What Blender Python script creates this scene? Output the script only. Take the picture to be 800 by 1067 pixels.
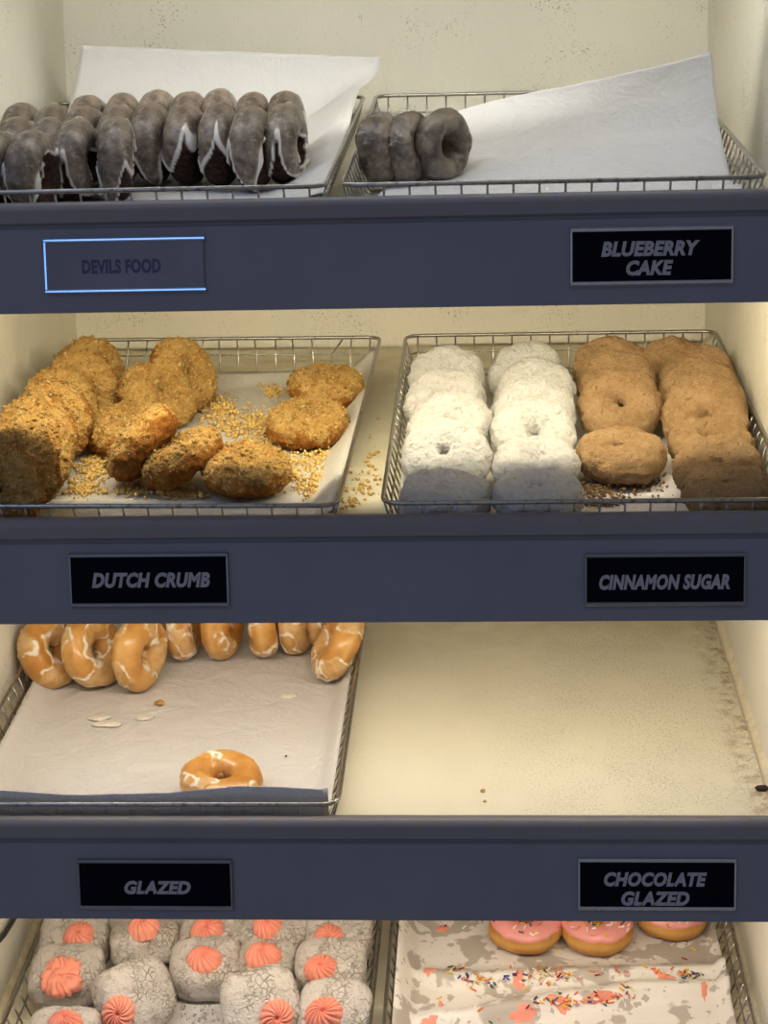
import bpy, bmesh, math, random
from mathutils import Vector, Matrix, noise
PI = math.pi
rnd = random.Random(7)
scn = bpy.context.scene
COL = scn.collection
for o in list(bpy.data.objects):
    bpy.data.objects.remove(o)

# ------------------------------------------------------------------ camera
F_PX, PITCH, YAW, ROLL = 1785.55, 0.14495, 0.05837, -0.0175
CAM = Vector((0.05419, -1.72707, -0.02482))
def cam_axes():
    cp, sp = math.cos(PITCH), math.sin(PITCH)
    Rz = Matrix.Rotation(YAW, 3, 'Z')
    f = Rz @ Vector((0, cp, -sp)); u = Rz @ Vector((0, sp, cp)); r = Rz @ Vector((1, 0, 0))
    c, s = math.cos(ROLL), math.sin(ROLL)
    return c*r + s*u, -s*r + c*u, f
CR, CU, CF = cam_axes()
cd = bpy.data.cameras.new('camera'); cam = bpy.data.objects.new('camera', cd); COL.objects.link(cam)
cd.sensor_fit = 'VERTICAL'; cd.sensor_height = 24.0; cd.lens = F_PX/1067*24.0; cd.clip_start = 0.05
m3 = Matrix((CR, CU, -CF)).transposed()
cam.matrix_world = Matrix.Translation(CAM) @ m3.to_4x4()
scn.camera = cam
# ------------------------------------------------------------------ view / world
scn.view_settings.view_transform = 'Standard'; scn.view_settings.look = 'None'
scn.view_settings.gamma = 1.0; scn.view_settings.use_curve_mapping = False
scn.view_settings.exposure = 0.0
AMBIENT = (0.16, 0.155, 0.165)
W = bpy.data.worlds.new('shop'); scn.world = W; W.use_nodes = True
wn = W.node_tree; wn.nodes.clear()
def wnode(t, **k):
    n = wn.nodes.new(t)
    for a, b in k.items(): setattr(n, a, b)
    return n
wo = wnode('ShaderNodeOutputWorld'); wb = wnode('ShaderNodeBackground'); wt = wnode('ShaderNodeTexCoord')
def wpatch(d, c0, c1):
    v = wnode('ShaderNodeVectorMath', operation='DOT_PRODUCT'); wn.links.new(wt.outputs['Generated'], v.inputs[0])
    v.inputs[1].default_value = Vector(d).normalized()
    r = wnode('ShaderNodeMapRange', interpolation_type='SMOOTHSTEP'); wn.links.new(v.outputs['Value'], r.inputs['Value'])
    r.inputs['From Min'].default_value = c0; r.inputs['From Max'].default_value = c1
    return r.outputs['Result']
mx = wnode('ShaderNodeMix', data_type='RGBA'); mx.inputs[6].default_value = (*AMBIENT, 1)
mx.inputs[7].default_value = (1.6, 2.8, 5.5, 1)
wn.links.new(wpatch((-0.5, -0.75, 0.75), 0.984, 0.995), mx.inputs[0])  # blue glow added high behind the camera for highlights on metal
mx2 = wnode('ShaderNodeMix', data_type='RGBA'); wn.links.new(mx.outputs[2], mx2.inputs[6]); mx2.inputs[7].default_value = (0.9, 1.3, 1.9, 1)
wn.links.new(wpatch((-0.17, -0.985, -0.02), 0.9915, 0.9965), mx2.inputs[0])  # second glow added to reflect in the rails of the upper left sign
wn.links.new(mx2.outputs[2], wb.inputs['Color']); wb.inputs['Strength'].default_value = 1.0
wn.links.new(wb.outputs[0], wo.inputs['Surface'])

# ------------------------------------------------------------------ geometry frame of the case
TILT = 0.22917; GAP = 0.3214; LIPW = 0.0405; FASC = 0.1113
XL, XR, YB = -0.5348, 0.3727, 0.756
CT, ST = math.cos(TILT), math.sin(TILT)
DEPTH = YB/CT
RIM = 0.05
def shelf_z(k): return -k*GAP
def shelf_m(k):                     # shelf-local (u across, v deep, w off the deck) to world
    return Matrix(((1, 0, 0, 0), (0, CT, -ST, 0), (0, ST, CT, shelf_z(k)), (0, 0, 0, 1)))
def ray(px, py):
    return CF + CR*((px-400)/F_PX) - CU*((py-533.5)/F_PX)
def on_deck(px, py, k, w):          # where a sight line meets the plane w above deck k
    d = ray(px, py); n = Vector((0, -ST, CT)); O = Vector((0, 0, shelf_z(k)))
    P = CAM + d*((w-(CAM-O).dot(n))/d.dot(n)) - O
    return P.x, P.y*CT + P.z*ST
def on_v(px, py, k, v):             # where it meets the plane at depth v of shelf k
    d = ray(px, py); n = Vector((0, CT, ST)); O = Vector((0, 0, shelf_z(k)))
    P = CAM + d*((v-(CAM-O).dot(n))/d.dot(n)) - O
    return P.x, -P.y*ST + P.z*CT
def on_front(px, py, y):
    d = ray(px, py); P = CAM + d*((y-CAM.y)/d.y)
    return P.x, P.z
def on_x(px, py, X):
    d = ray(px, py); P = CAM + d*((X-CAM.x)/d.x)
    return P.y, P.z

# ------------------------------------------------------------------ light strips (housings are built further down)
def strip_light(energy, color, aim):
    l = bpy.data.lights.new('strip_lamp', 'AREA'); l.shape = 'RECTANGLE'; l.size = XR-XL-0.06; l.size_y = 0.006
    l.energy = energy; l.color = color
    o = bpy.data.objects.new('strip_lamp', l); COL.objects.link(o)
    o.rotation_euler = (aim, 0, 0)
    return o
CANOPY = 0.46                        # unseen canopy, its height chosen for the light on the top shelf
def dk(k, v, w): return (v*CT-w*ST, shelf_z(k)+v*ST+w*CT)
STRIPS = [  # what it is, y, z, energy, colour, aim (rad, tipped to the back), point where its shield cuts the light off
    ('warm strip light facing the back wall under the canopy', 0.085, CANOPY-0.034, 2.8, (1.0, 0.985, 0.92), 0.9, (0.447, 0.134)),
    ('cool strip light added in front of the warm one under the canopy', 0.032, CANOPY-0.030, 0.85, (0.97, 0.98, 1.0), 0.2, (0.0, 0.0)),  # extra strip added to light the front of the top shelf
    ('slim white strip light behind the fascia under the top shelf', 0.060, shelf_z(0)-0.030, 3.3, (1.0, 0.88, 0.62), 0.95, dk(1, 0.165, 0.06)),
    ('slim white strip light behind the fascia under the second shelf', 0.050, shelf_z(1)-0.030, 1.95, (1.0, 0.88, 0.72), 0.75, dk(2, -0.05, 0.0)),
    ('slim white strip light behind the fascia under the third shelf', 0.050, shelf_z(2)-0.030, 1.5, (1.0, 0.86, 0.68), 0.6, dk(3, -0.05, 0.0)),
]

# ------------------------------------------------------------------ materials
def lin(c):
    return tuple((x/255/12.92 if x/255 <= 0.04045 else ((x/255+0.055)/1.055)**2.4) for x in c)
class NT:
    def __init__(s, name):
        s.m = bpy.data.materials.new(name); s.m.use_nodes = True
        s.t = s.m.node_tree; s.t.nodes.clear()
        s.out = s.n('ShaderNodeOutputMaterial'); s.b = s.n('ShaderNodeBsdfPrincipled')
        s.l(s.b.outputs[0], s.out.inputs[0])
        s.tc = s.n('ShaderNodeTexCoord'); s.co = s.tc.outputs['Object']
    def n(s, t, **k):
        x = s.t.nodes.new(t)
        for a, b in k.items(): setattr(x, a, b)
        return x
    def l(s, a, b): s.t.links.new(a, b)
    def put(s, sock, v):
        if hasattr(v, 'links') or hasattr(v, 'is_linked'): s.l(v, sock)
        else:
            if isinstance(v, (tuple, list)) and len(v) == 3 and sock.type == 'RGBA': v = (*v, 1)
            sock.default_value = v
    def noise(s, scale, detail=4, rough=0.6, co=None, dist=0.0):
        x = s.n('ShaderNodeTexNoise'); s.l(co or s.co, x.inputs['Vector'])
        x.inputs['Scale'].default_value = scale; x.inputs['Detail'].default_value = detail
        x.inputs['Roughness'].default_value = rough; x.inputs['Distortion'].default_value = dist
        return x.outputs['Fac']
    def vor(s, scale, feature='F1', co=None):
        x = s.n('ShaderNodeTexVoronoi', feature=feature); s.l(co or s.co, x.inputs['Vector']); x.inputs['Scale'].default_value = scale
        return x.outputs['Distance']
    def ramp(s, v, a, b, lo=0.0, hi=1.0):
        x = s.n('ShaderNodeMapRange', interpolation_type='SMOOTHSTEP'); s.put(x.inputs[0], v)
        x.inputs[1].default_value = a; x.inputs[2].default_value = b; x.inputs[3].default_value = lo; x.inputs[4].default_value = hi
        return x.outputs[0]
    def mix(s, f, a, b):
        x = s.n('ShaderNodeMix', data_type='RGBA'); s.put(x.inputs[0], f); s.put(x.inputs[6], a); s.put(x.inputs[7], b)
        return x.outputs[2]
    def math(s, op, a, b=0.0, c=None):
        x = s.n('ShaderNodeMath', operation=op); s.put(x.inputs[0], a); s.put(x.inputs[1], b)
        if c is not None: s.put(x.inputs[2], c)
        return x.outputs[0]
    def attr(s, name='tint', ch=None):
        x = s.n('ShaderNodeAttribute', attribute_name=name); 
        if ch is None: return x.outputs['Fac']
        q = s.n('ShaderNodeSeparateColor'); s.l(x.outputs['Color'], q.inputs[0]); return q.outputs[ch]
    def sep(s):
        x = s.n('ShaderNodeSeparateXYZ'); s.l(s.co, x.inputs[0]); return x.outputs
    def scaled(s, v):
        x = s.n('ShaderNodeMapping'); s.l(s.co, x.inputs[0]); x.inputs['Scale'].default_value = v; return x.outputs[0]
    def bump(s, h, strength=0.3, dist=0.002):
        x = s.n('ShaderNodeBump'); s.put(x.inputs['Height'], h); x.inputs['Strength'].default_value = strength; x.inputs['Distance'].default_value = dist
        s.l(x.outputs[0], s.b.inputs['Normal'])
    def fin(s, color, rough=0.6, metal=0.0, spec=0.5, **k):
        s.put(s.b.inputs['Base Color'], color); s.put(s.b.inputs['Roughness'], rough); s.put(s.b.inputs['Metallic'], metal)
        s.put(s.b.inputs['Specular IOR Level'], spec)
        for a, b in k.items(): s.put(s.b.inputs[a.replace('_', ' ')], b)
        return s.m

def paint_cream(name, speck=1.0, base=(0.80, 0.765, 0.655), deck=False):
    t = NT(name)
    big = t.noise(4.0, 3); c = t.mix(t.ramp(big, 0.3, 0.7), base, tuple(x*0.93 for x in base))
    dens = t.noise(9.0, 4, 0.65)
    fine = t.noise(420.0 if not deck else 520.0, 2, 0.6)
    lim = t.ramp(dens, 0.42, 0.72, 0.72, 0.58)
    f = t.math('GREATER_THAN', fine, lim) if False else t.ramp(t.math('SUBTRACT', fine, lim), -0.01, 0.03, 0.0, 0.75*speck)
    if deck: f = t.math('MULTIPLY', f, t.ramp(t.sep()[0], -0.06, 0.20, 0.2, 1.0))
    else: f = t.math('MAXIMUM', f, t.math('MULTIPLY', t.ramp(t.noise(150, 3, 0.6, t.scaled((1, 1, 0.16))), 0.70, 0.74, 0, 0.45), t.ramp(t.noise(7, 3), 0.55, 0.65)))
    c = t.mix(f, c, (0.13, 0.105, 0.075))
    if deck:
        x = t.sep()
        e = t.ramp(x[0], XR-0.055, XR-0.012)                      # grime along the right caulk line
        st = t.math('MULTIPLY', t.ramp(t.noise(60, 5, 0.7), 0.42, 0.68), e)
        c = t.mix(t.math('MULTIPLY', st, 0.8), c, (0.26, 0.135, 0.055))
        grime = t.math('MULTIPLY', t.ramp(t.noise(380, 3, 0.7), 0.52, 0.64), t.ramp(x[0], -0.02, 0.22, 0.15, 1.0))
        grime = t.math('MULTIPLY', grime, t.ramp(t.noise(14, 3), 0.30, 0.55))
        c = t.mix(t.math('MULTIPLY', grime, 0.55*speck), c, (0.20, 0.165, 0.10))
        br = t.math('MULTIPLY', t.ramp(x[1], 0.40, 0.62), t.ramp(t.noise(22, 4), 0.35, 0.65))
        c = t.mix(t.math('MULTIPLY', br, 0.3), c, (0.42, 0.30, 0.12))
    t.bump(t.noise(150.0, 3, 0.5, t.scaled((1, 1, 0.6)) if not deck else None), 0.4 if not deck else 0.12, 0.003)
    return t.fin(c, 0.5 if deck else 0.6, spec=0.35)
def fascia_paint():
    t = NT('slate_fascia_paint')
    c = t.mix(t.ramp(t.noise(6, 4), 0.3, 0.7), (0.162, 0.164, 0.205), (0.188, 0.188, 0.228))
    f = t.math('MULTIPLY', t.ramp(t.noise(240, 3, 0.7), 0.66, 0.72), t.ramp(t.noise(11, 3), 0.5, 0.68))
    c = t.mix(f, c, (0.02, 0.018, 0.02))
    z = t.sep()[2]
    dust = t.math('MULTIPLY', t.ramp(z, 0.016, 0.030), t.ramp(t.noise(50, 5, 0.7), 0.3, 0.6))
    c = t.mix(t.math('MULTIPLY', dust, 0.5), c, (0.20, 0.16, 0.12))
    t.bump(t.noise(140, 3), 0.12, 0.001)
    return t.fin(c, 0.42, spec=0.4)
def chrome(name='chrome_wire', col=(0.52, 0.50, 0.47), rough=0.3):
    t = NT(name)
    c = t.mix(t.ramp(t.noise(120, 4, 0.7), 0.5, 0.7), col, tuple(x*0.45 for x in col))
    return t.fin(c, rough, 0.95)
def paper_mat(name='bakery_paper', col=(0.69, 0.68, 0.66), grease=0.0, wrinkle=0.3, gcol=(0.50, 0.46, 0.42), gth=0.53):
    t = NT(name)
    c = t.mix(t.ramp(t.noise(10, 3), 0.3, 0.7), col, tuple(x*0.96 for x in col))
    if grease:
        g = t.ramp(t.noise(17, 3, 0.55, dist=0.4), gth, gth+0.04)
        g = t.math('MAXIMUM', g, t.ramp(t.noise(70, 2, 0.5), gth+0.10, gth+0.13))
        c = t.mix(t.math('MULTIPLY', g, grease), c, gcol)
    h = t.math('ADD', t.noise(22, 4, 0.6, dist=0.8), t.math('MULTIPLY', t.noise(90, 3, 0.6), 0.25))
    t.bump(h, wrinkle, 0.01)
    return t.fin(c, 0.55, spec=0.3)
def crumb_mat():
    t = NT('crumb_topping'); a = t.attr()          # 0 bare fried dough, 0.5 fine streusel, 1 loose lumps
    n = t.noise(170, 4, 0.7)
    d = t.mix(t.ramp(t.noise(40, 4), 0.35, 0.65), (0.36, 0.135, 0.022), (0.50, 0.22, 0.045))
    c = t.mix(t.ramp(t.noise(45, 4, 0.6), 0.38, 0.64), (0.54, 0.285, 0.075), (0.66, 0.415, 0.135))
    c = t.mix(t.ramp(n, 0.50, 0.68), c, (0.72, 0.48, 0.185))
    e = t.math('ADD', a, t.math('MULTIPLY', t.math('SUBTRACT', n, 0.5), 1.1))
    c = t.mix(t.ramp(e, 0.12, 0.42), d, c)
    c = t.mix(t.ramp(t.noise(230, 3, 0.7), 0.56, 0.67, 0, .8), c, (0.22, 0.09, 0.02))
    c = t.mix(t.ramp(a, 0.55, 1.0), c, t.mix(t.ramp(t.noise(130, 3), 0.35, 0.65), (0.60, 0.36, 0.09), (0.80, 0.60, 0.27)))
    t.bump(t.math('ADD', n, t.noise(420, 3, 0.7)), 1.0, 0.005)
    return t.fin(c, 0.85, spec=0.15)
def sugar_mat():
    t = NT('powdered_sugar')
    n = t.noise(120, 5, 0.7)
    c = t.mix(t.ramp(t.noise(95, 6, 0.8), 0.50, 0.66), (0.75, 0.735, 0.70), (0.60, 0.555, 0.475))
    t.bump(t.math('ADD', n, t.math('MULTIPLY', t.noise(330, 3, 0.7), 0.6)), 1.0, 0.007)
    return t.fin(c, 0.95, spec=0.05)
def cinnamon_mat():
    t = NT('cinnamon_sugar')
    n = t.noise(140, 5, 0.7)
    c = t.mix(t.ramp(t.noise(35, 5, 0.65), 0.35, 0.65), (0.43, 0.265, 0.125), (0.54, 0.355, 0.185))
    c = t.mix(t.ramp(t.noise(150, 5, 0.8), 0.52, 0.66, 0, .75), c, (0.30, 0.165, 0.07))
    c = t.mix(t.ramp(t.noise(230, 3, 0.7), 0.58, 0.72, 0, .7), c, (0.66, 0.46, 0.25))
    c = t.mix(t.ramp(t.noise(60, 5, 0.7), 0.62, 0.70, 0, .8), c, (0.20, 0.10, 0.04))
    t.bump(t.math('ADD', n, t.math('MULTIPLY', t.noise(420, 3, 0.7), 0.7)), 1.0, 0.006)
    return t.fin(c, 0.95, spec=0.06)
def devil_mat():
    t = NT('dark_chocolate_cake')
    n = t.noise(180, 5, 0.75)
    c = t.mix(t.ramp(n, 0.4, 0.65), (0.016, 0.006, 0.004), (0.075, 0.026, 0.015))
    t.bump(n, 0.9, 0.005)
    return t.fin(c, 0.7, spec=0.25)
def devil_glaze():
    t = NT('streaky_glaze'); a = t.attr()
    n = t.noise(55, 5, 0.65)
    c = t.mix(t.ramp(n, 0.36, 0.64), (0.10, 0.072, 0.055), (0.27, 0.215, 0.165))
    c = t.mix(t.ramp(t.noise(130, 4, 0.7), 0.50, 0.70, 0, .8), c, (0.40, 0.355, 0.30))
    c = t.mix(t.ramp(a, 0.12, 0.6), c, (0.76, 0.73, 0.68))
    t.bump(n, 0.25, 0.003)
    return t.fin(c, 0.32, spec=0.5)
def blueberry_mat():
    t = NT('blueberry_glazed_cake')
    n = t.noise(48, 5, 0.65)
    c = t.mix(t.ramp(n, 0.34, 0.64), (0.07, 0.050, 0.036), (0.25, 0.20, 0.15))
    c = t.mix(t.ramp(t.noise(85, 4, 0.65), 0.57, 0.66, 0, .75), c, (0.32, 0.29, 0.26))
    c = t.mix(t.ramp(t.vor(55), 0.0, 0.28, 0.85, 0.0), c, (0.014, 0.012, 0.02))
    t.bump(t.noise(75, 5, 0.65), 0.6, 0.004)
    return t.fin(c, 0.30, spec=0.55)
def golden(name='golden_fried_dough', glaze=True):
    t = NT(name); a = t.attr()         # tint: 1 on the pale band round the middle
    n = t.noise(30, 5, 0.6)
    c = t.mix(t.ramp(n, 0.3, 0.68), (0.48, 0.195, 0.032), (0.63, 0.325, 0.085))
    if not glaze: c = t.mix(t.ramp(n, 0.3, 0.68), (0.42, 0.155, 0.02), (0.58, 0.27, 0.05))
    c = t.mix(t.math('MULTIPLY', a, 0.5), c, (0.74, 0.46, 0.15))
    t.bump(t.noise(60, 4), 0.25, 0.003)
    return t.fin(c, 0.33 if glaze else 0.5, spec=0.5, Coat_Weight=0.35 if glaze else 0.0, Coat_Roughness=0.2)
def white_glaze():
    t = NT('dried_white_glaze'); a = t.attr()
    c = t.mix(t.ramp(t.noise(70, 4), 0.35, 0.65), (0.56, 0.29, 0.075), (0.66, 0.43, 0.20))
    c = t.mix(t.ramp(t.noise(110, 4, 0.7), 0.52, 0.70, 0, .55), c, (0.72, 0.53, 0.32))
    c = t.mix(t.ramp(a, 0.2, 0.8), c, (0.84, 0.74, 0.58))
    t.bump(t.noise(130, 4), 0.4, 0.002)
    return t.fin(c, 0.4, spec=0.4)
def filled_mat():
    t = NT('sugar_dusted_dough')
    n = t.noise(120, 6, 0.75)
    c = t.mix(t.ramp(n, 0.54, 0.74), (0.84, 0.775, 0.705), (0.50, 0.405, 0.27))
    c = t.mix(t.ramp(t.noise(18, 3), 0.60, 0.74, 0, .8), c, (0.44, 0.26, 0.09))
    wob = t.n('ShaderNodeVectorMath', operation='ADD'); t.l(t.co, wob.inputs[0]); wn_ = t.n('ShaderNodeTexNoise'); t.l(t.co, wn_.inputs['Vector']); wn_.inputs['Scale'].default_value = 90; ws = t.n('ShaderNodeVectorMath', operation='SCALE'); t.l(wn_.outputs['Color'], ws.inputs[0]); ws.inputs['Scale'].default_value = 0.012; t.l(ws.outputs[0], wob.inputs[1])
    cr = t.vor(140, 'DISTANCE_TO_EDGE', wob.outputs[0])
    ck = t.math('MULTIPLY', t.ramp(cr, 0.0, 0.10, 1.0, 0.0), t.ramp(t.noise(30, 4), 0.40, 0.60))
    c = t.mix(t.math('MULTIPLY', ck, 0.42), c, (0.42, 0.31, 0.18))
    n = t.math('SUBTRACT', n, t.math('MULTIPLY', ck, 0.6))
    t.bump(t.math('ADD', n, t.math('MULTIPLY', t.noise(260, 3, 0.7), 0.5)), 1.0, 0.007)
    return t.fin(c, 0.9, spec=0.1)
def plain(name, col, rough=0.6, metal=0.0, spec=0.5, nz=0.06, scale=40, **k):
    t = NT(name)
    c = t.mix(t.ramp(t.noise(scale, 3), 0.3, 0.7), tuple(x*(1-nz) for x in col), tuple(min(1, x*(1+nz)) for x in col))
    return t.fin(c, rough, metal, spec, **k)
def sprinkle_mat():
    t = NT('sprinkle_colours'); x = t.n('ShaderNodeAttribute', attribute_name='tint')
    return t.fin(x.outputs['Color'], 0.4)

M = dict(
    wall=paint_cream('cream_wall_paint', 0.75), deck=paint_cream('cream_deck_paint', 1.0, (0.72, 0.675, 0.52), True),
    fascia=fascia_paint(), chrome=chrome(col=(0.40, 0.385, 0.36)), rail=plain('brushed_rail', (0.50, 0.52, 0.58), 0.25, 0.9),
    glintrail=plain('blue_reflection_rail', (0.42, 0.58, 0.95), 0.12, 0.95), darkrail=plain('dark_rail', (0.22, 0.23, 0.27), 0.3, 0.9),  # the first rail has a blue reflection put into its colour
    board=plain('navy_sign_board', (0.0012, 0.0016, 0.005), 0.5, spec=0.06), greyboard=plain('faded_sign_board', (0.135, 0.125, 0.165), 0.3, nz=0.12, scale=12),
    letter=plain('grey_lettering', (0.31, 0.30, 0.345), 0.6, nz=0.1, scale=200), purple=plain('purple_lettering', (0.055, 0.042, 0.13), 0.5),
    paper=paper_mat(), waxy=paper_mat('waxed_paper', (0.58, 0.56, 0.515), 0.35, 0.45, (0.52, 0.48, 0.40)),
    greasy=paper_mat('greasy_paper', (0.82, 0.775, 0.72), 0.85, 0.25, (0.44, 0.385, 0.33), 0.515),
    spotted=paper_mat('spotted_paper', (0.69, 0.68, 0.66), 0.6, 0.45, (0.50, 0.49, 0.47), 0.68),
    warm=paper_mat('pan_liner', (0.62, 0.59, 0.555), 0.0, 0.5), dusty=paper_mat('dusty_liner', (0.74, 0.71, 0.68), 0.25, 0.25),
    crumb=crumb_mat(), sugar=sugar_mat(), cinnamon=cinnamon_mat(), devil=devil_mat(), dglaze=devil_glaze(), blue=blueberry_mat(),
    gold=golden(), goldplain=golden('golden_plain_dough', False), wglaze=white_glaze(), filled=filled_mat(),
    pink=plain('coral_buttercream', (0.86, 0.32, 0.225), 0.5, spec=0.3, scale=90), pinkice=plain('pink_icing', (0.80, 0.31, 0.28), 0.35, nz=0.08),
    sprinkle=sprinkle_mat(), white=plain('white_housing', (0.7, 0.69, 0.66), 0.5), cord=plain('black_cord', (0.02, 0.02, 0.022), 0.5),
    caulk=plain('caulk', (0.72, 0.64, 0.46), 0.5, nz=0.12, scale=60), soot=plain('dark_crumb', (0.03, 0.015, 0.01), 0.8),
    flake=plain('dried_flake', (0.72, 0.66, 0.57), 0.5, nz=0.12, scale=90),
    loosecrumb=plain('loose_streusel', (0.72, 0.49, 0.17), 0.8, nz=0.25, scale=300, spec=0.15),
    toast=plain('brown_crumb', (0.42, 0.22, 0.06), 0.8, nz=0.3, scale=300),
)
t = NT('lit_diffuser'); em = t.b; t.put(em.inputs['Emission Color'], (1, .9, .7)); em.inputs['Emission Strength'].default_value = 2.0
M['diffuser'] = t.fin((0.8, 0.8, 0.78), 0.4)

# ------------------------------------------------------------------ mesh helpers
def new_mesh(name, V, Fc, tint=None, smooth=True):
    me = bpy.data.meshes.new(name); me.from_pydata([tuple(v) for v in V], [], Fc)
    if smooth: me.polygons.foreach_set('use_smooth', [True]*len(me.polygons))
    if tint is not None:
        a = me.color_attributes.new('tint', 'FLOAT_COLOR', 'POINT')
        flat = []
        for c in tint: flat += ([c, c, c, 1.0] if not isinstance(c, tuple) else [*c, 1.0])
        a.data.foreach_set('color', flat)
    me.update(); return me
def obj(name, me, mat=None, parent=None, matrix=None):
    o = bpy.data.objects.new(name, me)
    if mat is not None and not me.materials: me.materials.append(mat)
    COL.objects.link(o)
    if parent is not None: o.parent = parent
    if matrix is not None: o.matrix_local = matrix
    return o
def thing(name, label, cat, matrix=None, group=None):
    o = bpy.data.objects.new(name, None); COL.objects.link(o); o.empty_display_size = 0.02
    if matrix is not None: o.matrix_local = matrix
    return tag(o, label, cat, group)
def tag(o, label, cat, group=None):
    o['label'] = label; o['category'] = cat
    if group: o['group'] = group
    return o
def struct(name, me, mat, matrix=None):
    o = obj(name, me, mat, None, matrix); o['kind'] = 'structure'; return o
def box(V, Fc, a, b):
    i = len(V); (x0, y0, z0), (x1, y1, z1) = a, b
    V += [Vector(p) for p in ((x0, y0, z0), (x1, y0, z0), (x1, y1, z0), (x0, y1, z0), (x0, y0, z1), (x1, y0, z1), (x1, y1, z1), (x0, y1, z1))]
    Fc += [tuple(i+j for j in q) for q in ((0, 3, 2, 1), (4, 5, 6, 7), (0, 1, 5, 4), (1, 2, 6, 5), (2, 3, 7, 6), (3, 0, 4, 7))]
def box_mesh(name, a, b, bevel=0.0, seg=2):
    V, Fc = [], []; box(V, Fc, a, b); me = new_mesh(name, V, Fc, smooth=False)
    if bevel:
        bm = bmesh.new(); bm.from_mesh(me)
        bmesh.ops.bevel(bm, geom=bm.edges[:], offset=bevel, segments=seg, affect='EDGES', profile=0.5)
        bm.to_mesh(me); bm.free()
        me.polygons.foreach_set('use_smooth', [True]*len(me.polygons)); me.set_sharp_from_angle(angle=0.7)
    return me
def prism(name, prof, x0, x1):          # profile of (y, z) drawn out along x
    n = len(prof); V = [Vector((x0, y, z)) for y, z in prof]+[Vector((x1, y, z)) for y, z in prof]
    Fc = [(i, (i+1) % n, n+(i+1) % n, n+i) for i in range(n)]+[tuple(range(n))[::-1], tuple(range(n, 2*n))]
    me = new_mesh(name, V, Fc); bm = bmesh.new(); bm.from_mesh(me); bmesh.ops.recalc_face_normals(bm, faces=bm.faces); bm.to_mesh(me); bm.free()
    for p in me.polygons: p.use_smooth = len(p.vertices) == 4
    me.set_sharp_from_angle(angle=0.6); return me
def tube(V, Fc, path, r, sides=7, closed=False):
    n = len(path); base = len(V); up = Vector((0.13, 0.29, 0.95))
    for i, p in enumerate(path):
        a = path[i-1] if (i or closed) else p; b = path[(i+1) % n] if (i < n-1 or closed) else p
        d = (b-a).normalized(); s = d.cross(up)
        if s.length < 1e-3: s = d.cross(Vector((1, 0, 0)))
        s.normalize(); q = s.cross(d)
        for j in range(sides):
            A = 2*PI*j/sides; V.append(p+(s*math.cos(A)+q*math.sin(A))*r)
    for i in range(n if closed else n-1):
        for j in range(sides):
            a = base+i*sides+j; b = base+i*sides+(j+1) % sides
            c = base+((i+1) % n)*sides+(j+1) % sides; d = base+((i+1) % n)*sides+j
            Fc.append((a, b, c, d))
    if not closed:
        Fc.append(tuple(base+j for j in range(sides))[::-1]); Fc.append(tuple(base+(n-1)*sides+j for j in range(sides)))
def sst(a, b, x):
    x = max(0.0, min(1.0, (x-a)/(b-a))) if a != b else float(x > a); return x*x*(3-2*x)
def nz(p, f, off=0.0): return noise.noise(Vector((p[0]*f+off, p[1]*f+off*1.7, p[2]*f-off)))

# ------------------------------------------------------------------ the case itself
def wall(name, a, b, mat): return struct(name, box_mesh(name, a, b), mat)
ZT, ZB = CANOPY+0.02, shelf_z(3)-0.12
wall('wall_back', (XL-0.02, YB, ZB), (XR+0.02, YB+0.02, ZT), M['wall'])
wall('wall_left', (XL-0.02, 0.0, ZB), (XL, YB, ZT), M['wall'])
wall('wall_right', (XR, 0.0, ZB), (XR+0.02, YB, ZT), M['wall'])
FT = 0.016                               # fascia board thickness
def fascia_profile():
    pts = [(0.0, LIPW-FASC), (0.0, LIPW-0.0275), (0.0026, LIPW-0.0255), (0.0026, LIPW-0.0235), (-0.002, LIPW-0.021)]
    for i in range(9):                   # rounded front nosing
        a = PI*i/8*0.5; pts.append((-0.003+0.009*(1-math.cos(a)), LIPW-0.011+0.011*math.sin(a)))
    pts += [(FT-0.003, LIPW), (FT, LIPW-0.003), (FT, LIPW-FASC)]
    return pts
SHELF_LABEL = {
    -1: 'canopy shelf closing the top of the display case', 0: 'top display shelf holding the two chocolate and blueberry baskets',
    1: 'second display shelf holding crumb, powdered and cinnamon donuts', 2: 'third display shelf, half empty beside the glazed donut basket',
    3: 'lowest display shelf under the pink rosette and sprinkled donuts'}
for k in range(-1, 4):
    mt = shelf_m(k)
    if k == -1:
        struct('ceiling', box_mesh('ceiling', (XL, FT, CANOPY-0.014), (XR, YB, CANOPY)), M['wall'])
        f = struct('trim_1', prism('canopy_fascia', fascia_profile(), XL-0.03, XR+0.03), M['fascia']); f.location.z = CANOPY
        continue
    root = thing('display_shelf', SHELF_LABEL[k], 'shelf', Matrix.Translation((0, 0, shelf_z(k))))
    loc = Matrix.Translation((0, 0, -shelf_z(k))) @ mt
    obj('deck', box_mesh('deck', (XL+0.0005, FT+0.002, -0.014), (XR-0.0005, DEPTH-0.006, 0)), M['deck'], root, loc)
    fo = obj('fascia', prism('fascia', fascia_profile(), XL-0.03, XR+0.03), M['fascia'], root)
    fo['label'] = 'slate grey fascia board'
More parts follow.
